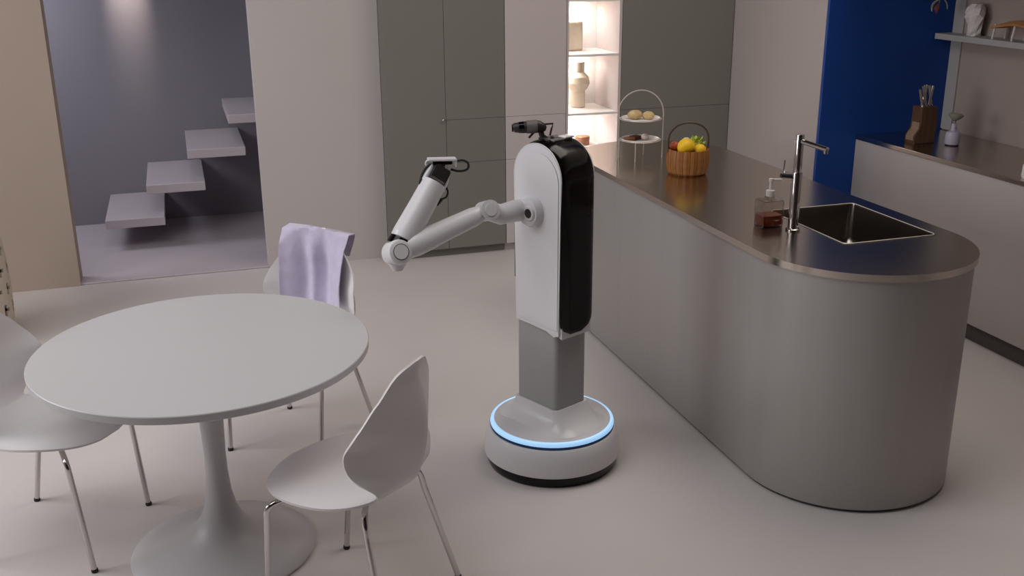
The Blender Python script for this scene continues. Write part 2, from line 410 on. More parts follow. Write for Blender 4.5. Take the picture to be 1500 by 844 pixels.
so = thing('soap_dispenser', 'clear pump bottle of amber soap behind the tap', 'soap bottle', (2.128, 3.44, .9005))
def rr3(hx, hy, r, zs):
    b = bmesh.new(); R = []
    for k, z in zs: R.append([b.verts.new((p[0], p[1], z)) for p in rrect(hx*k, hy*k, r*k, 5)])
    for A, B in zip(R, R[1:]):
        for i in range(len(A)): b.faces.new((A[i], A[(i+1) % len(A)], B[(i+1) % len(A)], B[i]))
    b.faces.new(R[0][::-1]); b.faces.new(R[-1]); return b
bb = rr3(.047, .038, .012, [(.97, 0), (1, .004), (1, .094), (.94, .102), (.35, .107), (.33, .115)])
bmesh.ops.recalc_face_normals(bb, faces=bb.faces)
bmesh.ops.solidify(bb, geom=bb.faces[:], thickness=.0022)
obj('bottle', bb, 'glass', so, True, normals=False)
obj('soap', rr3(.043, .034, .010, [(.97, .006), (1, .01), (1, .044)]), 'soap', so, True)
pm = obj('pump', lathe([(.0165, .1155), (.0165, .138), (.006, .141), (.006, .172), (.009, .173), (.009, .184), (0, .185)], 24), 'pump', so, True)
obj('nozzle', tube([(.006, 0, .179), (.04, -.004, .178), (.046, -.004, .172)], .0045, 10), 'pump', pm, True)

# ------------------------------------------------------------------ cake stand with pastries
cs = thing('cake_stand', 'two tier wire cake stand with an arched handle', 'cake stand', (2.195, 4.80, .9005))
Z1, Z2 = .093, .198
hoop = [(-.116, .0, 0), (-.116, 0, .10), (-.116, 0, .2)] + [(-.116*cos(a), 0, .225+.118*sin(a)) for a in [pi*i/12 for i in range(13)]] + [(.116, 0, .2), (.116, 0, .1), (.116, 0, 0)]
obj('arched_handle', xform(tube(catmull(hoop, 3), .0032, 8), Matrix.Rotation(-.22, 4, 'Z')), 'silver_wire', cs, True)
for z in (Z1, Z2):
    obj('plate', lathe([(.06, z-.004), (.09, z+.002), (.099, z+.008), (.097, z+.011), (.088, z+.006), (.06, z), (0, z)], 44), 'ceramic', cs, True)
    obj('ring', tube([(.1035*cos(2*pi*i/40), .1035*sin(2*pi*i/40), z+.004) for i in range(40)], .0028, 6, loop=True), 'silver_wire', cs, True)
for a in (-2.2, .95, 2.6):
    obj('leg', tube([(.104*cos(a), .104*sin(a), 0), (.104*cos(a), .104*sin(a), Z1+.005)], .003, 8), 'silver_wire', cs, True)
def pastry(name, lab, cat, bm, m, dx, dy, z, rz=0, group=None):
    o = obj(name, bm, m, smooth=True, loc=(2.195+dx, 4.80+dy, .9005+z), rotz=rz); tag(o, lab, cat, group); return o
pastry('bread_roll', 'larger pale bread roll at left on the upper cake plate', 'bread', ball((0, 0, .022), .042, .034, .024, jit=.04), 'bread', -.026, .012, Z2, .4)
pastry('bread_roll', 'darker torn bread roll at right on the upper cake plate', 'bread', ball((0, 0, .019), .031, .027, .021, jit=.06), 'bread', .036, -.014, Z2, -.5)
pastry('chocolate_cake', 'dark chocolate cake piece on the lower cake plate', 'cake', box(-.026, .026, -.02, .02, 0, .022, .006), 'choc', -.018, .02, Z1, .3)
pastry('caramel_tart', 'flat caramel tart at left on the lower cake plate', 'tart', lathe([(.024, 0), (.03, .014), (.026, .017), (0, .018)], 24), 'caramel', -.058, .0, Z1)
pastry('cream_puff', 'round white cream puff on the lower cake plate', 'pastry', ball((0, 0, .016), .019, .019, .016), 'cream', .026, .0, Z1)
pastry('caramel_tart', 'small brown tart behind the white cream puff', 'tart', lathe([(.016, 0), (.02, .01), (.017, .013), (0, .014)], 20), 'caramel', .045, .045, Z1)

# ------------------------------------------------------------------ wooden stave basket with fruit
bk = thing('stave_basket', 'round wooden stave basket with a thin arched handle', 'basket', (2.262, 4.40, .9005))
NS = 18
sb = bmesh.new()
for k in range(1):
    da = 2*pi/NS*.47
    prof = [(.083, 0), (.095, .012), (.102, .045), (.103, .08), (.098, .118)]
    inn = [(r-.007, z) for r, z in prof]
    for side in (0,):
        rows_ = []
        for (r, z), (ri, zi) in zip(prof, inn):
            rows_.append([sb.verts.new((rr_*cos(a), rr_*sin(a), z)) for rr_, a in ((ri, -da), (r-.0035, -da), (r, 0), (r-.0035, da), (ri, da))])
        for A, B in zip(rows_, rows_[1:]):
            for i in range(5): sb.faces.new((A[i], A[(i+1) % 5], B[(i+1) % 5], B[i]))
        sb.faces.new(rows_[0][::-1]); sb.faces.new(rows_[-1])
s0 = obj('stave', sb, 'wood_basket', bk)
for k in range(1, NS):
    o = s0.copy(); COL.objects.link(o); o.rotation_euler = (0, 0, 2*pi*k/NS)
obj('bottom_board', lathe([(.082, .002), (.086, .012), (0, .012)], 28), 'wood_dark', bk)
hd = [(-.093, .02, .10), (-.094, .02, .135)] + [(-.088*cos(a)*1.06, .02*cos(a), .165+.075*sin(a)) for a in [pi*i/10 for i in range(11)]] + [(.094, -.02, .135), (.093, -.02, .10)]
obj('handle', tube(catmull(hd, 3), .0045, 8), 'handle_metal', bk, True)
lm = bmesh.new(); ball((0, 0, 0), .045, .04, .04, bm=lm, seg=24)
for v in lm.verts:
    if abs(v.co.x) > .036: v.co.x *= 1.12
def infr(name, lab, cat, bm, m, dx, dy, z, rz=0.):
    o = obj(name, bm, m, smooth=True, loc=(2.262+dx, 4.40+dy, .9005+z), rotz=rz, angle=60); tag(o, lab, cat); return o
infr('lemon', 'large yellow lemon at the front of the wooden basket', 'lemon', lm, 'lemon', -.026, -.03, .132, .5)
infr('lemon', 'second yellow lemon lying lower in the wooden basket', 'lemon', ball((0, 0, 0), .032, .029, .029), 'lemon', .038, -.044, .116, .2)
infr('red_fruit', 'small red fruit at the left rim of the wooden basket', 'fruit', ball((0, 0, 0), .024), 'tomato', -.05, .038, .125)
def leafball():
    b = bmesh.new(); ball((0, 0, 0), .03, .03, .026, bm=b, seg=14)
    for k in range(16):
        a = k*2.4; e = .2+.9*(k/16)
        d = Vector((cos(a)*cos(e), sin(a)*cos(e), sin(e)))
        c = d*.03; up_ = Vector((0, 0, 1)); sd = d.cross(up_).normalized()*.013
        tip = c+d*.018+Vector((0, 0, .008))
        vs = [b.verts.new(q) for q in (c-sd*.6, c+d*.008-sd, tip, c+d*.008+sd, c+sd*.6)]
        b.faces.new(vs)
    return b
infr('lime_leaf_bunch', 'pale green leafy bunch at the right of the wooden basket', 'greens', leafball(), 'lime', .05, .012, .128)
infr('cream_blossom', 'cream blossom head behind the leafy bunch in the basket', 'flower', ball((0, 0, 0), .02, .02, .018, jit=.15), 'pale_petal', .022, .066, .138)

# ------------------------------------------------------------------ right counter
def counter():
    x0, x1, y0, y1 = 3.69, 4.278, .2, 5.098
    t = thing('wall_counter', 'pale wall counter with steel top along the right wall', 'counter', (4, 3, 0))
    T = Matrix.Translation((-4, -3, 0))
    obj('body', xform(box(x0, x1, y0, y1, .096, .855, .002), T), 'counter_white', t)
    obj('plinth', xform(box(x0+.035, x1, y0+.03, y1, 0, .095), T), 'plinth', t)
    obj('worktop', xform(box(x0-.004, x1, y0-.004, y1, .8555, .880, .002), T), 'steel', t)
counter()
sh = obj('wall_shelf', xform(box(4.15, 4.2775, 2.6, 5.097, 1.405, 1.437, .002), Matrix.Translation((-4.21, -4, -1.405))), 'shelf', loc=(4.21, 4, 1.405)); tag(sh, 'long floating shelf on the right wall holding the stone vase', 'shelf')
sh2 = obj('wall_shelf', xform(box(4.10, 4.2775, 2.6, 5.097, 1.905, 1.937, .002), Matrix.Translation((-4.21, -4, -1.905))), 'shelf', loc=(4.21, 4, 1.905)); tag(sh2, 'upper floating shelf above the picture holding the hanging plant', 'shelf')
# stone vase
def stone_fn():
    b = bmesh.new()
    prof = [(.042, 0), (.045, .02), (.047, .06), (.062, .10), (.066, .12), (.054, .15), (.036, .172)]
    n = 9; R = []
    for k, (r, z) in enumerate(prof):
        R.append([b.verts.new((r*(1+.14*sin(i*2.3+k*1.7))*cos(2*pi*i/n+.2*k), .78*r*(1+.14*sin(i*2.3+k*1.7))*sin(2*pi*i/n+.2*k), z)) for i in range(n)])
    for A, B in zip(R, R[1:]):
        for i in range(n): b.faces.new((A[i], A[(i+1) % n], B[(i+1) % n], B[i]))
    b.faces.new(R[0][::-1]); b.faces.new(R[-1]); return b
v = obj('stone_vase', xform(stone_fn(), Matrix.Rotation(1.3, 4, 'Z')), 'stone', loc=(4.214, 4.865, 1.4375)); tag(v, 'faceted rough white stone vase on the wall shelf', 'vase')
ty = thing('footed_tray', 'oak tray on thin pale legs at the right of the shelf', 'tray', (4.21, 4.52, 1.4375))
obj('tray', xform(grid(lambda u, q: Vector((-.055+.11*q, .16-.36*u, .072+.035*sin(pi*min(1, u*1.2))*(1-(2*q-1)**2*.5)-.006*cos(u*3))), 20, 8, thick=.012), Matrix.Identity(4)), 'wood_tray', ty, True)
for yy in (.135, -.005, -.16):
    for xx in (-.04, .04):
        obj('leg', tube([(xx, yy+.012, 0), (xx, yy-.0, .079)], .006, 8), 'pump', ty, True)
# hanging plant (its pot stands on the upper shelf, out of the picture)
hp = thing('trailing_plant', 'sprig of dusty and russet leaves hanging by the blue wall', 'plant', (4.165, 5.03, 1.9375))
obj('pot', lathe([(.035, 0), (.05, .09), (.046, .09), (.03, .01), (0, .01)], 24), 'ceramic', hp, True)
sprig = catmull([(-.02, .0, .08), (-.06, -.01, .11), (-.085, -.02, .0), (-.082, -.02, -.2), (-.08, -.02, -.33)], 6)
obj('stem', tube(sprig, .0025, 6), 'stem', hp, True)
def leafmesh(L, wd):
    return grid(lambda u, q: Vector(((q-.5)*wd*sin(pi*min(.98, u*.92+.06)), .012*sin(pi*u)+(abs(q-.5))*.01, -L*u)), 8, 5, thick=.0012)
for k, (z, az, tl, L, wd, m) in enumerate([(-.30, -2.2, .6, .075, .03, 'leaf'), (-.31, .5, .5, .075, .035, 'pale_petal'), (-.27, -.6, .7, .06, .03, 'leaf_red'), (-.22, 2.5, .8, .06, .03, 'leaf'), (-.15, -1.2, .8, .06, .03, 'leaf'), (-.1, .9, .8, .05, .03, 'leaf'), (-.33, 2.0, .25, .06, .028, 'leaf_red')]):
    mt = Matrix.Translation((-.081, -.02, z)) @ Matrix.Rotation(az, 4, 'Z') @ Matrix.Rotation(tl, 4, 'X')
    obj('leaf', xform(leafmesh(L, wd), mt), m, hp, True)

# knife block and knives
kb = thing('knife_block', 'walnut knife block with a stepped foot painted as lit on the counter', 'knife block', (3.888, 4.78, .8805))
kprof = [(-.078, 0), (.05, 0), (.052, .12), (.048, .20), (-.052, .20), (-.05, .11), (-.055, .075), (-.08, .045), (-.082, .02)]
b = prism(kprof, -.042, .042, bev=.003)
xform(b, Matrix(((1, 0, 0, 0), (0, 0, -1, 0), (0, 1, 0, 0), (0, 0, 0, 1))))
obj('block', b, 'wood_dark', kb)
b = bmesh.new(); bmesh.ops.create_cube(b, size=1)
b = grid(lambda u, q: Vector((interp([0, .3, .6, 1], [-.0835, -.082, -.0575, -.0525], u), -.03+.06*q, interp([0, .3, .6, 1], [.018, .046, .078, .115], u))), 12, 4, thick=.0015)
obj('lit_face_strip', b, 'lit_wood', kb, True)  # pale strip painting the light on the block's left face
KN = ['steel handled knife standing apart at the left edge of the block', 'leftmost knife handle of the tight cluster in the walnut block', 'rearmost knife handle of the cluster, leaning right', 'frontmost knife handle in the middle of the cluster', 'knife handle behind the middle one, leaning left', 'rightmost knife handle of the cluster in the walnut block']
for i, (dx, dy, lx, ly) in enumerate([(-.045, -.03, -.03, .0), (-.016, -.022, -.030, .006), (-.010, .022, .022, .0), (.008, -.012, .012, -.004), (.014, .024, -.016, .0), (.034, .0, -.022, .004)]):
    k = thing('kitchen_knife', KN[i], 'knife',
              (3.888+dx, 4.78+dy, 1.0812), 0, 'knives in the walnut block')
    hgt = .11 if i != 0 else .095
    obj('handle', tube([(0, 0, 0), (lx*.5, ly*.5, hgt*.5), (lx, ly, hgt)], [.0055, .0075, .0065], 8), 'steel_handle', k, True)
    obj('bolster', lathe([(.008, 0), (.008, .008), (0, .009)], 12), 'chrome', k, True)
# lilac bottle with sage stopper
lb = thing('lilac_bottle', 'lilac ceramic bottle with a sage mushroom stopper', 'bottle', (3.985, 4.655, .8805))
obj('base_pad', lathe([(.035, 0), (.035, .006), (0, .0061)], 28), 'rubber', lb, True)
obj('bottle', lathe([(.036, .0062), (.039, .012), (.038, .062), (.034, .072), (.016, .08), (.013, .11), (.012, .118), (0, .118)], 32), 'lilac', lb, True)
obj('glass_bead', ball((0, 0, .128), .011), 'glass', lb, True)
obj('stopper', xform(lathe([(.012, .0), (.034, .018), (.042, .03), (.03, .038), (0, .04)], 28), Matrix.Translation((0, 0, .135)) @ Matrix.Rotation(.15, 4, 'Y')), 'sage', lb, True)
# vase with orange tulip, cut by the right edge of the frame
tv = thing('tulip_vase', 'white bud vase with an orange tulip at the right picture edge', 'vase', (3.752, 3.85, .8805))
obj('vase', lathe([(.025, 0), (.03, .01), (.028, .06), (.016, .085), (.018, .1), (.014, .1), (.012, .085), (0, .08)], 28), 'ceramic', tv, True)
obj('stem', tube(catmull([(0, 0, .082), (.002, .01, .16), (0, .014, .235)], 5), .003, 8), 'stem', tv, True)
for k in range(6):
    a = k*pi/3
    pb = grid(lambda u, q: Vector(((.004+.024*sin(pi*(.1+.75*u)))*cos((q-.5)*1.25*sin(pi*(.12+.8*u))), (.004+.024*sin(pi*(.1+.75*u)))*sin((q-.5)*1.25*sin(pi*(.12+.8*u))), .062*u)), 9, 6, thick=.001)
    obj('petal', xform(pb, Matrix.Translation((0, .014, .233)) @ Matrix.Rotation(a, 4, 'Z')), 'orange', tv, True)

# ------------------------------------------------------------------ perforated floor vase at the left edge
def perf():
    b = bmesh.new(); NU, NV = 64, 30
    def rad(v): return .205+.018*sin(pi*v)-.05*max(0, v-.86)/.14*max(0, (v-.86)/.14)
    V = [[b.verts.new((rad(j/NV)*cos(2*pi*i/NU), rad(j/NV)*sin(2*pi*i/NU), .62*j/NV)) for j in range(NV+1)] for i in range(NU)]
    for i in range(NU):
        for j in range(NV):
            row = (j-2) // 5; jj = (j-2) % 5; ii = (i+(2 if row % 2 else 0)) % 4
            if 0 <= row < 5 and jj in (1, 2, 3) and ii in ((1,) if jj == 2 else (1,)) : continue
            if 0 <= row < 5 and jj == 2 and ii == 2: continue
            b.faces.new((V[i][j], V[(i+1) % NU][j], V[(i+1) % NU][j+1], V[i][j+1]))
    bmesh.ops.recalc_face_normals(b, faces=b.faces)
    bmesh.ops.solidify(b, geom=b.faces[:], thickness=.012)
    return b
pf = thing('perforated_vase', 'pale perforated stoneware floor vase at the left picture edge', 'vase', (-1.145, 5.6, 0))
obj('shell', perf(), 'perf', pf, True, angle=50)
obj('hole_shade_core', lathe([(.17, .002), (.178, .3), (.165, .56), (0, .56)], 32), 'hole_shade', pf, True)  # dark core so the holes read as shaded inside

# ------------------------------------------------------------------ table
tb = thing('round_table', 'white round pedestal table in the left foreground', 'table', (-.01, 3.245, 0))
obj('tabletop', lathe([(0, .711), (.505, .711), (.519, .713), (.5215, .7155), (.5225, .736), (.5205, .7385), (0, .7387)], 128), 'table', tb, True, angle=25)
prof = [(.300, 0), (.304, .004), (.300, .010), (.255, .020), (.20, .036), (.14, .058), (.10, .085), (.072, .12), (.053, .165), (.042, .22), (.036, .29), (.035, .36), (.038, .46), (.044, .58), (.052, .68), (.058, .7105)]
obj('pedestal', lathe([(r, z) for r, z, in [(q[0], q[1]) for q in prof]], 72), 'table', tb, True, angle=60)

# ------------------------------------------------------------------ chairs
TS = [0, .05, .12, .22, .33, .42, .49, .56, .63, .71, .79, .87, .94, 1.0]
SY = [.265, .245, .19, .09, -.03, -.120, -.170, -.205, -.226, -.240, -.240, -.230, -.218, -.222]
SZ = [.428, .436, .441, .436, .428, .429, .444, .482, .540, .610, .685, .755, .810, .845]
SWd = [.03, .115, .19, .245, .246, .205, .148, .190, .216, .216, .200, .155, .095, .025]
SL = [.0, -.008, -.006, .012, .022, .026, .022, .074, .126, .138, .106, .066, .026, .0]
def chair_pt(t, u):
    y, z = interp(TS, SY, t), interp(TS, SZ, t)
    e = .004; dy = interp(TS, SY, min(1, t+e))-interp(TS, SY, max(0, t-e)); dz = interp(TS, SZ, min(1, t+e))-interp(TS, SZ, max(0, t-e))
    l = sqrt(dy*dy+dz*dz) or 1
    ny, nz = dz/l, -dy/l
    w, li = interp(TS, SWd, t), interp(TS, SL, t)
    a = abs(u)**(1.35-.2*max(0, min(1, (t-.45)/.15)))
    return Vector((w*u, y+ny*li*a, z+nz*li*a))
def make_chair(label):
    t = thing('dining_chair', label, 'chair', (0, 0, 0), 0, None)
    obj('seat_shell', grid(lambda a, q: chair_pt(a, 2*q-1), 64, 27, thick=-.007), 'chair', t, True, angle=55)
    for sx in (-1, 1):
        for sy in (-1, 1):
            if sy > 0: pts = [(sx*.09, .085, .418), (sx*.15, .125, .414), (sx*.205, .165, .405), (sx*.219, .178, .385), (sx*.2195, .182, .35), (sx*.2145, .212, .012)]
            else: pts = [(sx*.09, -.085, .416), (sx*.125, -.10, .412), (sx*.150, -.112, .400), (sx*.161, -.12, .378), (sx*.166, -.127, .34), (sx*.2145, -.212, .012)]
            pts = catmull(pts[:5], 4)[:-1]+[Vector(pts[4]), Vector(pts[5])]
            l = obj('leg', tube(pts, .0095, 12), 'chrome', t, True)
            obj('foot_cap', lathe([(.0105, 0), (.0115, .003), (.0105, .0125)], 12, cx=sx*.2145, cy=sy*.213), 'rubber', l, True)
    obj('seat_bracket', box(-.1, .1, -.095, .095, .4125, .4205, .003), 'rubber', t)
    return t
def rot(d): return math.atan2(-d[0], d[1])
CC, CA, CB = ((.398, 2.81), (-.737, .668)), ((.352, 4.005), (-.64, -.77)), ((-.54, 3.51), (.925, -.38))
ch = make_chair('white shell chair at the front right of the table, seen from behind')
ch.location = (*CC[0], 0); ch.rotation_euler = (0, 0, rot(CC[1]))
ca = dup(ch, (*CA[0], 0), rot(CA[1]), 'white shell chair behind the table with a lavender towel on it')
cb = dup(ch, (*CB[0], 0), rot(CB[1]), 'white shell chair left of the table, cut by the picture edge')

# towel over the back of the rear chair (chair-local shape)
TT = [k/200 for k in range(90, 201)]
def back_y(x, z):
    t = min(TT, key=lambda q: abs(interp(TS, SZ, q)-z))
    e = .004; y = interp(TS, SY, t)
    dy = interp(TS, SY, min(1, t+e))-interp(TS, SY, t-e); dz = interp(TS, SZ, min(1, t+e))-interp(TS, SZ, t-e)
    u = min(1, abs(x)/interp(TS, SWd, t))
    return y+dz/sqrt(dy*dy+dz*dz)*interp(TS, SL, t)*u**1.15
def towel_pt(a, q):
    # a: along the drape (0 front hem .. 1 rear hem), q: across
    x = -.160+.315*q
    ztop = .847+.03*x-.05*max(0, abs(x)-.06)
    front = .305+.025*q; back = .11
    s = a*(front+back)
    fold = .014*sin(x*44+.8)+.009*sin(x*71+.5)
    if s < front:
        d = front-s; z = ztop-d; k = min(1, d/.12)
        yb = max(back_y(x, min(.84, max(.5, z-dd))) for dd in (0, .03))
        y = yb+.014+k*(fold+.02)
        y += (1-k)*max(0, (-.210-yb))
        x2 = x*(1-.09*min(1, d/.2))
    else:
        d = s-front; z = ztop-d; k = min(1, d/.1)
        y = -.232-.010*min(1, d/.05)-k*(.006+fold*.4); x2 = x*(1-.30*min(1, d/.11))
    if abs(s-front) < .02: z += .005*(1-abs(s-front)/.02)
    return Vector((x2, y, z))
tw = obj('towel', grid(towel_pt, 46, 60, thick=.004), 'towel', smooth=True, loc=(*CA[0], 0), rotz=rot(CA[1]), angle=80)
tag(tw, 'lavender towel draped over the back of the rear chair', 'towel')

# ------------------------------------------------------------------ robot
RC = Vector((1.268, 3.515, 0)); RF = Vector((.405, -.914, 0)).normalized()
rz = math.atan2(RF.y, RF.x)          # local +x = robot front, local +y = its left (away); -y faces the table
rb = thing('service_robot', 'white wheeled service robot with black front and one raised arm', 'robot', RC, rz)
obj('base_skirt', lathe([(.235, 0.0), (.252, .004), (.258, .02), (.258, .0425)], 72), 'robot_black', rb, True, angle=30)
obj('base_body', lathe([(.262, .043), (.2675, .047), (.268, .06), (.262, .11), (.252, .146), (.247, .152), (.2, .1525)], 96), 'robot', rb, True, angle=30)
obj('base_groove', lathe([(.236, .153), (.2425, .153), (.2425, .163), (.236, .163)], 96), 'groove', rb, True, angle=30)
obj('light_ring', lathe([(.2285, .1635), (.2425, .1635), (.243, .167), (.241, .175), (.238, .179), (.234, .1800), (.2285, .179)], 96), 'led_blue', rb, True, angle=60)
obj('base_top', lathe([(.228, .165), (.228, .1795), (.215, .183), (.17, .188), (0, .19)], 96), 'robot', rb, True, angle=40)
def loft(levels, n=8):
    b = bmesh.new(); R = []
    for hx, hy, r, z, cx in levels: R.append([b.verts.new((p[0], p[1], z)) for p in rrect(hx, hy, r, n, cx)])
    for A, B in zip(R, R[1:]):
        for i in range(len(A)): b.faces.new((A[i], A[(i+1) % len(A)], B[(i+1) % len(A)], B[i]))
    b.faces.new(R[0][::-1]); b.faces.new(R[-1]); return b
obj('column_fairing', loft([(.205, .16, .12, .184, .0), (.188, .138, .09, .190, 0), (.166, .115, .055, .202, 0), (.146, .102, .035, .22, -.001), (.129, .094, .026, .24, -.002), (.1165, .0895, .022, .262, -.003), (.112, .085, .02, .262, -.003)]), 'robot', rb, True, angle=50)
obj('column', xform(loft([(.110, .080, .018, .255, -.003), (.110, .080, .018, .60, -.003)]), Matrix.Translation((0, -.0025, 0))), 'column', rb, True, angle=30)
# torso: arch in x-z, extruded in y
AX, AR, AZ = .011, .125, 1.150
def arch(r_add=0., n=28):
    pts = [(AX-AR-r_add, .578), (AX+.05, .578), (AX+AR*.75, .573), (AX+AR+r_add, .560)]
    pts += [(AX+(AR+r_add)*cos(pi*i/n), AZ+(AR+r_add)*sin(pi*i/n)) for i in range(n+1)]
    return pts
b = prism(arch(), -.075, .092)
es = [e for e in b.edges if abs(e.verts[0].co.z-e.verts[1].co.z) < 1e-6]
bmesh.ops.bevel(b, geom=es, offset=.009, segments=4, affect='EDGES')
xform(b, Matrix(((1, 0, 0, 0), (0, 0, -1, 0), (0, 1, 0, 0), (0, 0, 0, 1))))
obj('torso', b, 'robot', rb, True, angle=35)
# raised side panel on each flank
for s in (-1, 1):
    pts = [(AX-.103, .60), (AX+.113, .59)] + [(AX+.005+.108*cos(pi*i/24), AZ-.014+.108*sin(pi*i/24)) for i in range(25)]
    b = prism(pts, .0, .0035, bev=.0025)
    xform(b, Matrix.Translation((0, -.0915 if s < 0 else .0745, 0)) @ Matrix(((1, 0, 0, 0), (0, 0, -1, 0), (0, 1, 0, 0), (0, 0, 0, 1))) @ Matrix.Translation((0, 0, -.0035 if s > 0 else 0)))
    obj('side_panel', b, 'robot', rb, True, angle=30)
# black shell: path up the front, over the top, down the back
path = []
for i in range(30): path.append((AX+AR, .572+(AZ-.572)*i/29, 1, 0))
for i in range(1, 29): a = pi*i/28; path.append((AX+AR*cos(a), AZ+AR*sin(a), cos(a), sin(a)))
for i in range(1, 12): path.append((AX-AR, AZ-.4*i/11, -1, 0))
def shell(i_, q):
    i = round(i_*(len(path)-1)); x, z, nx, nz = path[i]
    s0 = z-.572 if i < 30 else 1
    w = .084
    rr = .055
    if s0 < rr: w = .084-rr+sqrt(max(0, rr*rr-(rr-s0)**2)); w = max(w, .03)
    v = 2*q-1; off = .012*(1-abs(v)**4)-.0025
    if s0 < .02: off *= s0/.02
    return Vector((x+nx*off, w*v-.0085, z+nz*off))
obj('black_shell', grid(shell, len(path), 25), 'robot_black', rb, True, angle=80)
# top deck and sensor head
obj('top_deck', xform(box(-.045, .04, -.045, .045, 0, .006, .002), Matrix.Translation((AX, 0, AZ+AR+.003))), 'robot_mid', rb, True)
obj('top_pad', xform(box(-.02, .02, -.022, .022, 0, .006, .002), Matrix.Translation((AX+.022, .030, AZ+AR+.0095))), 'ceramic', rb, True)
zt = AZ+AR+.0092
def L(world): return rb_inv @ Vector(world)
rb_inv = (Matrix.Translation(RC) @ Matrix.Rotation(rz, 4, 'Z')).inverted()
HX = rb_inv.to_3x3() @ Vector((1, -.25, 0)).normalized()   # horizontal axis roughly across the picture
def hp_(d, up, off=0.):
    p = Vector((AX, 0, zt))+HX*(d-.055)+Vector((0, 0, up-.012))
    return p+HX.cross(Vector((0, 0, 1)))*off
head = obj('sensor_head', tube([hp_(-.098, .048), hp_(-.094, .049), hp_(-.07, .050), hp_(-.03, .052), hp_(-.005, .052), hp_(.012, .047), hp_(.02, .045)], [.014, .017, .02, .023, .022, .016, .008], 16), 'robot_dark', rb, True, angle=50)
obj('sensor_lens', tube([hp_(-.103, .048), hp_(-.097, .048)], .0135, 16), 'lens', head, True)
obj('sensor_band', tube([hp_(-.078, .0495), hp_(-.06, .0505)], [.0206, .0216], 16), 'lens', head, True)
obj('sensor_hood', tube([hp_(-.05, .0512), hp_(-.012, .053)], [.0235, .0242], 16), 'robot_mid', head, True)
obj('sensor_mount', tube([hp_(.02, -.003), hp_(.005, .02), hp_(-.002, .045)], [.018, .01, .011], 12), 'robot_dark', rb, True)
obj('mount_foot', tube([hp_(.02, -.004), hp_(.02, .010)], [.032, .026], 20), 'robot_dark', rb, True, angle=30)
obj('sensor_clip', tube([hp_(.012, .06), hp_(.045, .062), hp_(.04, .045), hp_(.034, .02)], .0035, 8), 'robot_dark', rb, True)
obj('sensor_prong', tube([hp_(-.02, .035), hp_(-.033, .022), hp_(-.042, .012)], .004, 8), 'robot_dark', rb, True)
obj('sensor_knob', tube([hp_(.042, .008, -.012), hp_(.042, .008, .016)], .0085, 12), 'robot_dark', rb, True)

# arm (points in world coordinates, taken into the robot's frame)
SIDE = Vector((RF.y, -RF.x, 0))       # outward on the table side
SH = RC-RF*.008+SIDE*.094+Vector((0, 0, 1.025))
J1 = SH+SIDE*.175-RF*.02+Vector((0, 0, .022))
EL = Vector((.655, 3.39, .944)); WR = Vector((.830, 3.475, 1.188))
def lt(pts, r, n=20, **k): return tube([L(p) for p in pts], r, n, **k)
sj = obj('shoulder_joint', lt([SH-SIDE*.006, SH+SIDE*.02, SH+SIDE*.03, SH+SIDE*.034], [.06, .056, .05, .03], 32), 'robot', rb, True)
eye = SH+SIDE*.033+RF*.016
obj('joint_rim', lt([eye, eye+SIDE*.006], [.028, .025], 28), 'robot', sj, True)
obj('joint_eye', lt([eye+SIDE*.0055, eye+SIDE*.0075], .017, 20), 'robot_dark', sj, True)
obj('shoulder_link', lt([SH+SIDE*.002-RF*.036, SH+SIDE*.05-RF*.045, SH+SIDE*.12-RF*.042, J1-RF*.025], [.040, .040, .037, .034], 24), 'robot', rb, True)
J1b = J1-RF*.03
ua = (EL-J1b).normalized()
vw = Vector((.15, -1, .33)).normalized()   # arm joints' hinge axis, roughly toward the camera
hu = ua.cross(vw).normalized()
wj = obj('shoulder_hinge', lt([J1b+vw*.034, J1b+vw*.036-vw*.003, J1b-vw*.036], [.028, .036, .036], 24), 'robot', rb, True)
obj('hinge_cap', lt([J1b+vw*.0341, J1b+vw*.038], .022, 20), 'robot', wj, True)
obj('upper_arm', lt([J1b+ua*.012, J1b+ua*.03, J1b+ua*.06, J1b+ua*.2, EL-ua*.12+vw*.003, EL-ua*.07+vw*.004, EL-ua*.03+vw*.002], [.02, .03, .035, .0385, .042, .043, .038], 24), 'robot', rb, True)
ej = obj('elbow_joint', lt([EL+vw*.045, EL+vw*.041, EL+vw*.03, EL-vw*.035, EL-vw*.045], [.030, .040, .0445, .0445, .03], 32), 'robot', rb, True)
obj('elbow_cap', lt([EL+vw*.0452, EL+vw*.0475], [.026, .025], 28), 'robot', ej, True)
obj('elbow_seam', xform(lt([EL+vw*.0451, EL+vw*.0465], [.0285, .0285], 28), Matrix.Identity(4)), 'robot_mid', ej, True)
obj('elbow_nub', lt([EL-Vector((0, 0, .035)), EL-Vector((0, 0, .062))], [.034, .018], 20), 'robot', rb, True)
fa_ = (WR-EL).normalized()
obj('elbow_collar', lt([EL+fa_*.022-vw*.012, EL+fa_*.05-vw*.012], [.0475, .0465], 28), 'robot_black', rb, True)
fs = fa_.cross(vw).normalized()
LEN = (WR-EL).length
obj('forearm', lt([EL+fa_*.0502-vw*.012, EL+fa_*.055-vw*.012, EL+fa_*.08-vw*.011, EL+fa_*(LEN*.6), EL+fa_*(LEN-.035)], [.043, .0465, .047, .045, .043], 28), 'robot', rb, True)
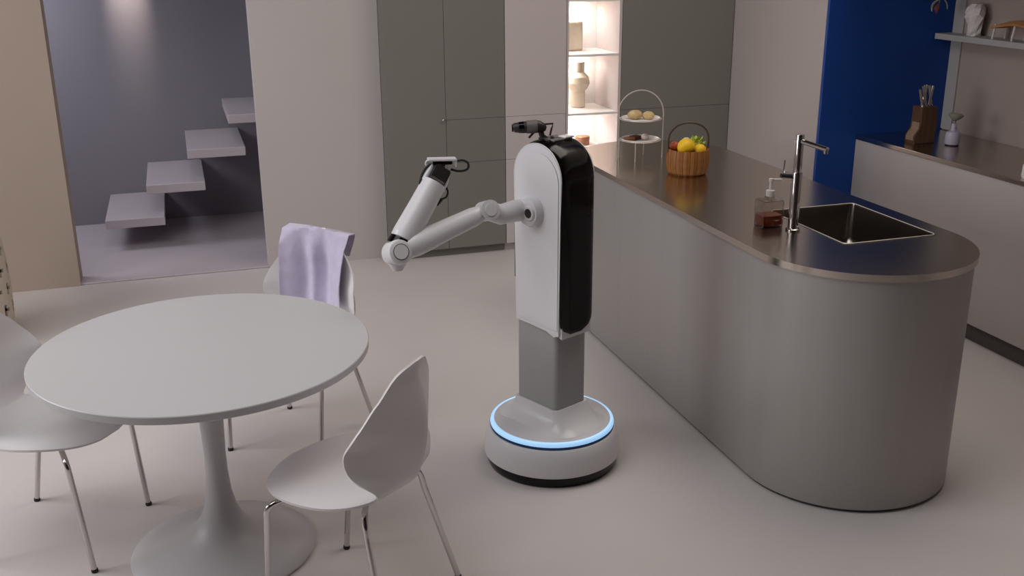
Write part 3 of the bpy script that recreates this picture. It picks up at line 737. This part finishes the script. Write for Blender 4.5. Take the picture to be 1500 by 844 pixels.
# wrist: dark block between two white prongs
E0 = EL+fa_*(LEN-.036)
def slab(c0, c1, hw, hd):
    """bar from c0 to c1, half width hw along fs, half depth hd along vw"""
    b = bmesh.new(); c0, c1 = Vector(c0), Vector(c1)
    q = [b.verts.new(L(c+fs*hw*i+vw*hd*j)) for c in (c0, c1) for i, j in ((-1, -1), (1, -1), (1, 1), (-1, 1))]
    for f in ((0, 1, 2, 3), (7, 6, 5, 4), (0, 4, 5, 1), (1, 5, 6, 2), (2, 6, 7, 3), (3, 7, 4, 0)): b.faces.new([q[i] for i in f])
    bmesh.ops.bevel(b, geom=b.edges[:], offset=.004, segments=2, affect='EDGES')
    return b
obj('wrist_block', slab(E0-fa_*.008, E0+fa_*.058, .029, .033), 'robot_dark', rb, True)
obj('wrist_plate', slab(E0-fa_*.002, E0+fa_*.014, .027, .0365), 'robot_mid', rb, True)
for s, hgt in ((-1, .07), (1, .055)):
    obj('wrist_prong', lt([E0+fs*s*.036-fa_*.01, E0+fs*s*.035+fa_*.02, E0+fs*s*.033+fa_*hgt*.7, E0+fs*s*.027+fa_*hgt], [.011, .011, .009, .004], 12), 'robot', rb, True)
TP = E0+fa_*.062+Vector((0, 0, .018))
XA = Vector((1, -.12, -.02)).normalized()
def wbox(c, hx, hy, hz, bev):
    yx = Vector((0, 0, 1)).cross(XA).normalized(); zx = XA.cross(yx)
    b = bmesh.new(); bmesh.ops.create_cube(b, size=2)
    for v in b.verts: v.co = L(Vector(c)+XA*v.co.x*hx+yx*v.co.y*hy+zx*v.co.z*hz)
    bmesh.ops.bevel(b, geom=b.edges[:], offset=bev, segments=2, affect='EDGES'); return b
br = obj('gripper_bracket', wbox(TP+Vector((0, 0, .012)), .05, .024, .0035, .002), 'robot', rb, True)
obj('bracket_lip', wbox(TP+XA*.047+Vector((0, 0, -.002)), .0035, .022, .013, .002), 'robot', br, True)
obj('bracket_hook', tube([L(TP-XA*.044+Vector((0, 0, .009))+XA*.012*sin(a)*-1+Vector((0, 0, -.011+.011*cos(a)))) for a in [pi*1.6*i/12 for i in range(13)]], .0042, 8), 'robot', br, True)
obj('gripper_jaw', wbox(TP+Vector((0, 0, .002)), .034, .019, .0062, .002), 'robot_black', rb, True)
obj('gripper_neck', lt([TP-fa_*.03, TP], [.02, .015], 16), 'robot_dark', rb, True)
cab = [TP+XA*.05+Vector((0, -.0, .004)), TP+XA*.075+Vector((0, 0, .006)), TP+XA*.092+Vector((0, 0, -.006)), TP+XA*.088+Vector((0, 0, -.026)), TP+XA*.06+Vector((0, 0, -.032)), TP+XA*.03+Vector((0, 0, -.025))]
obj('cable', tube(catmull([L(p) for p in cab], 5), .0042, 8), 'rubber', rb, True)
W2 = E0+fs*-.0
sgn = 1 if fs.x > 0 else -1
cab2 = [E0+fs*sgn*.04+fa_*.012, E0+fs*sgn*.058+fa_*.0, E0+fs*sgn*.062-fa_*.02, E0+fs*sgn*.05-fa_*.036, E0+fs*sgn*.046-fa_*.046]
obj('cable', tube(catmull([L(p) for p in cab2], 5), .0035, 8), 'rubber', rb, True)
obj('cable_plug', lt([E0+fs*sgn*.048-fa_*.036, E0+fs*sgn*.045-fa_*.062], [.009, .006], 10), 'rubber', rb, True)
cab3 = [E0-fs*sgn*.044-fa_*.03, E0-fs*sgn*.052+fa_*.01, E0-fs*sgn*.045+fa_*.045, E0-fs*sgn*.02+fa_*.065]
obj('cable', tube(catmull([L(p) for p in cab3], 5), .004, 8), 'rubber', rb, True)
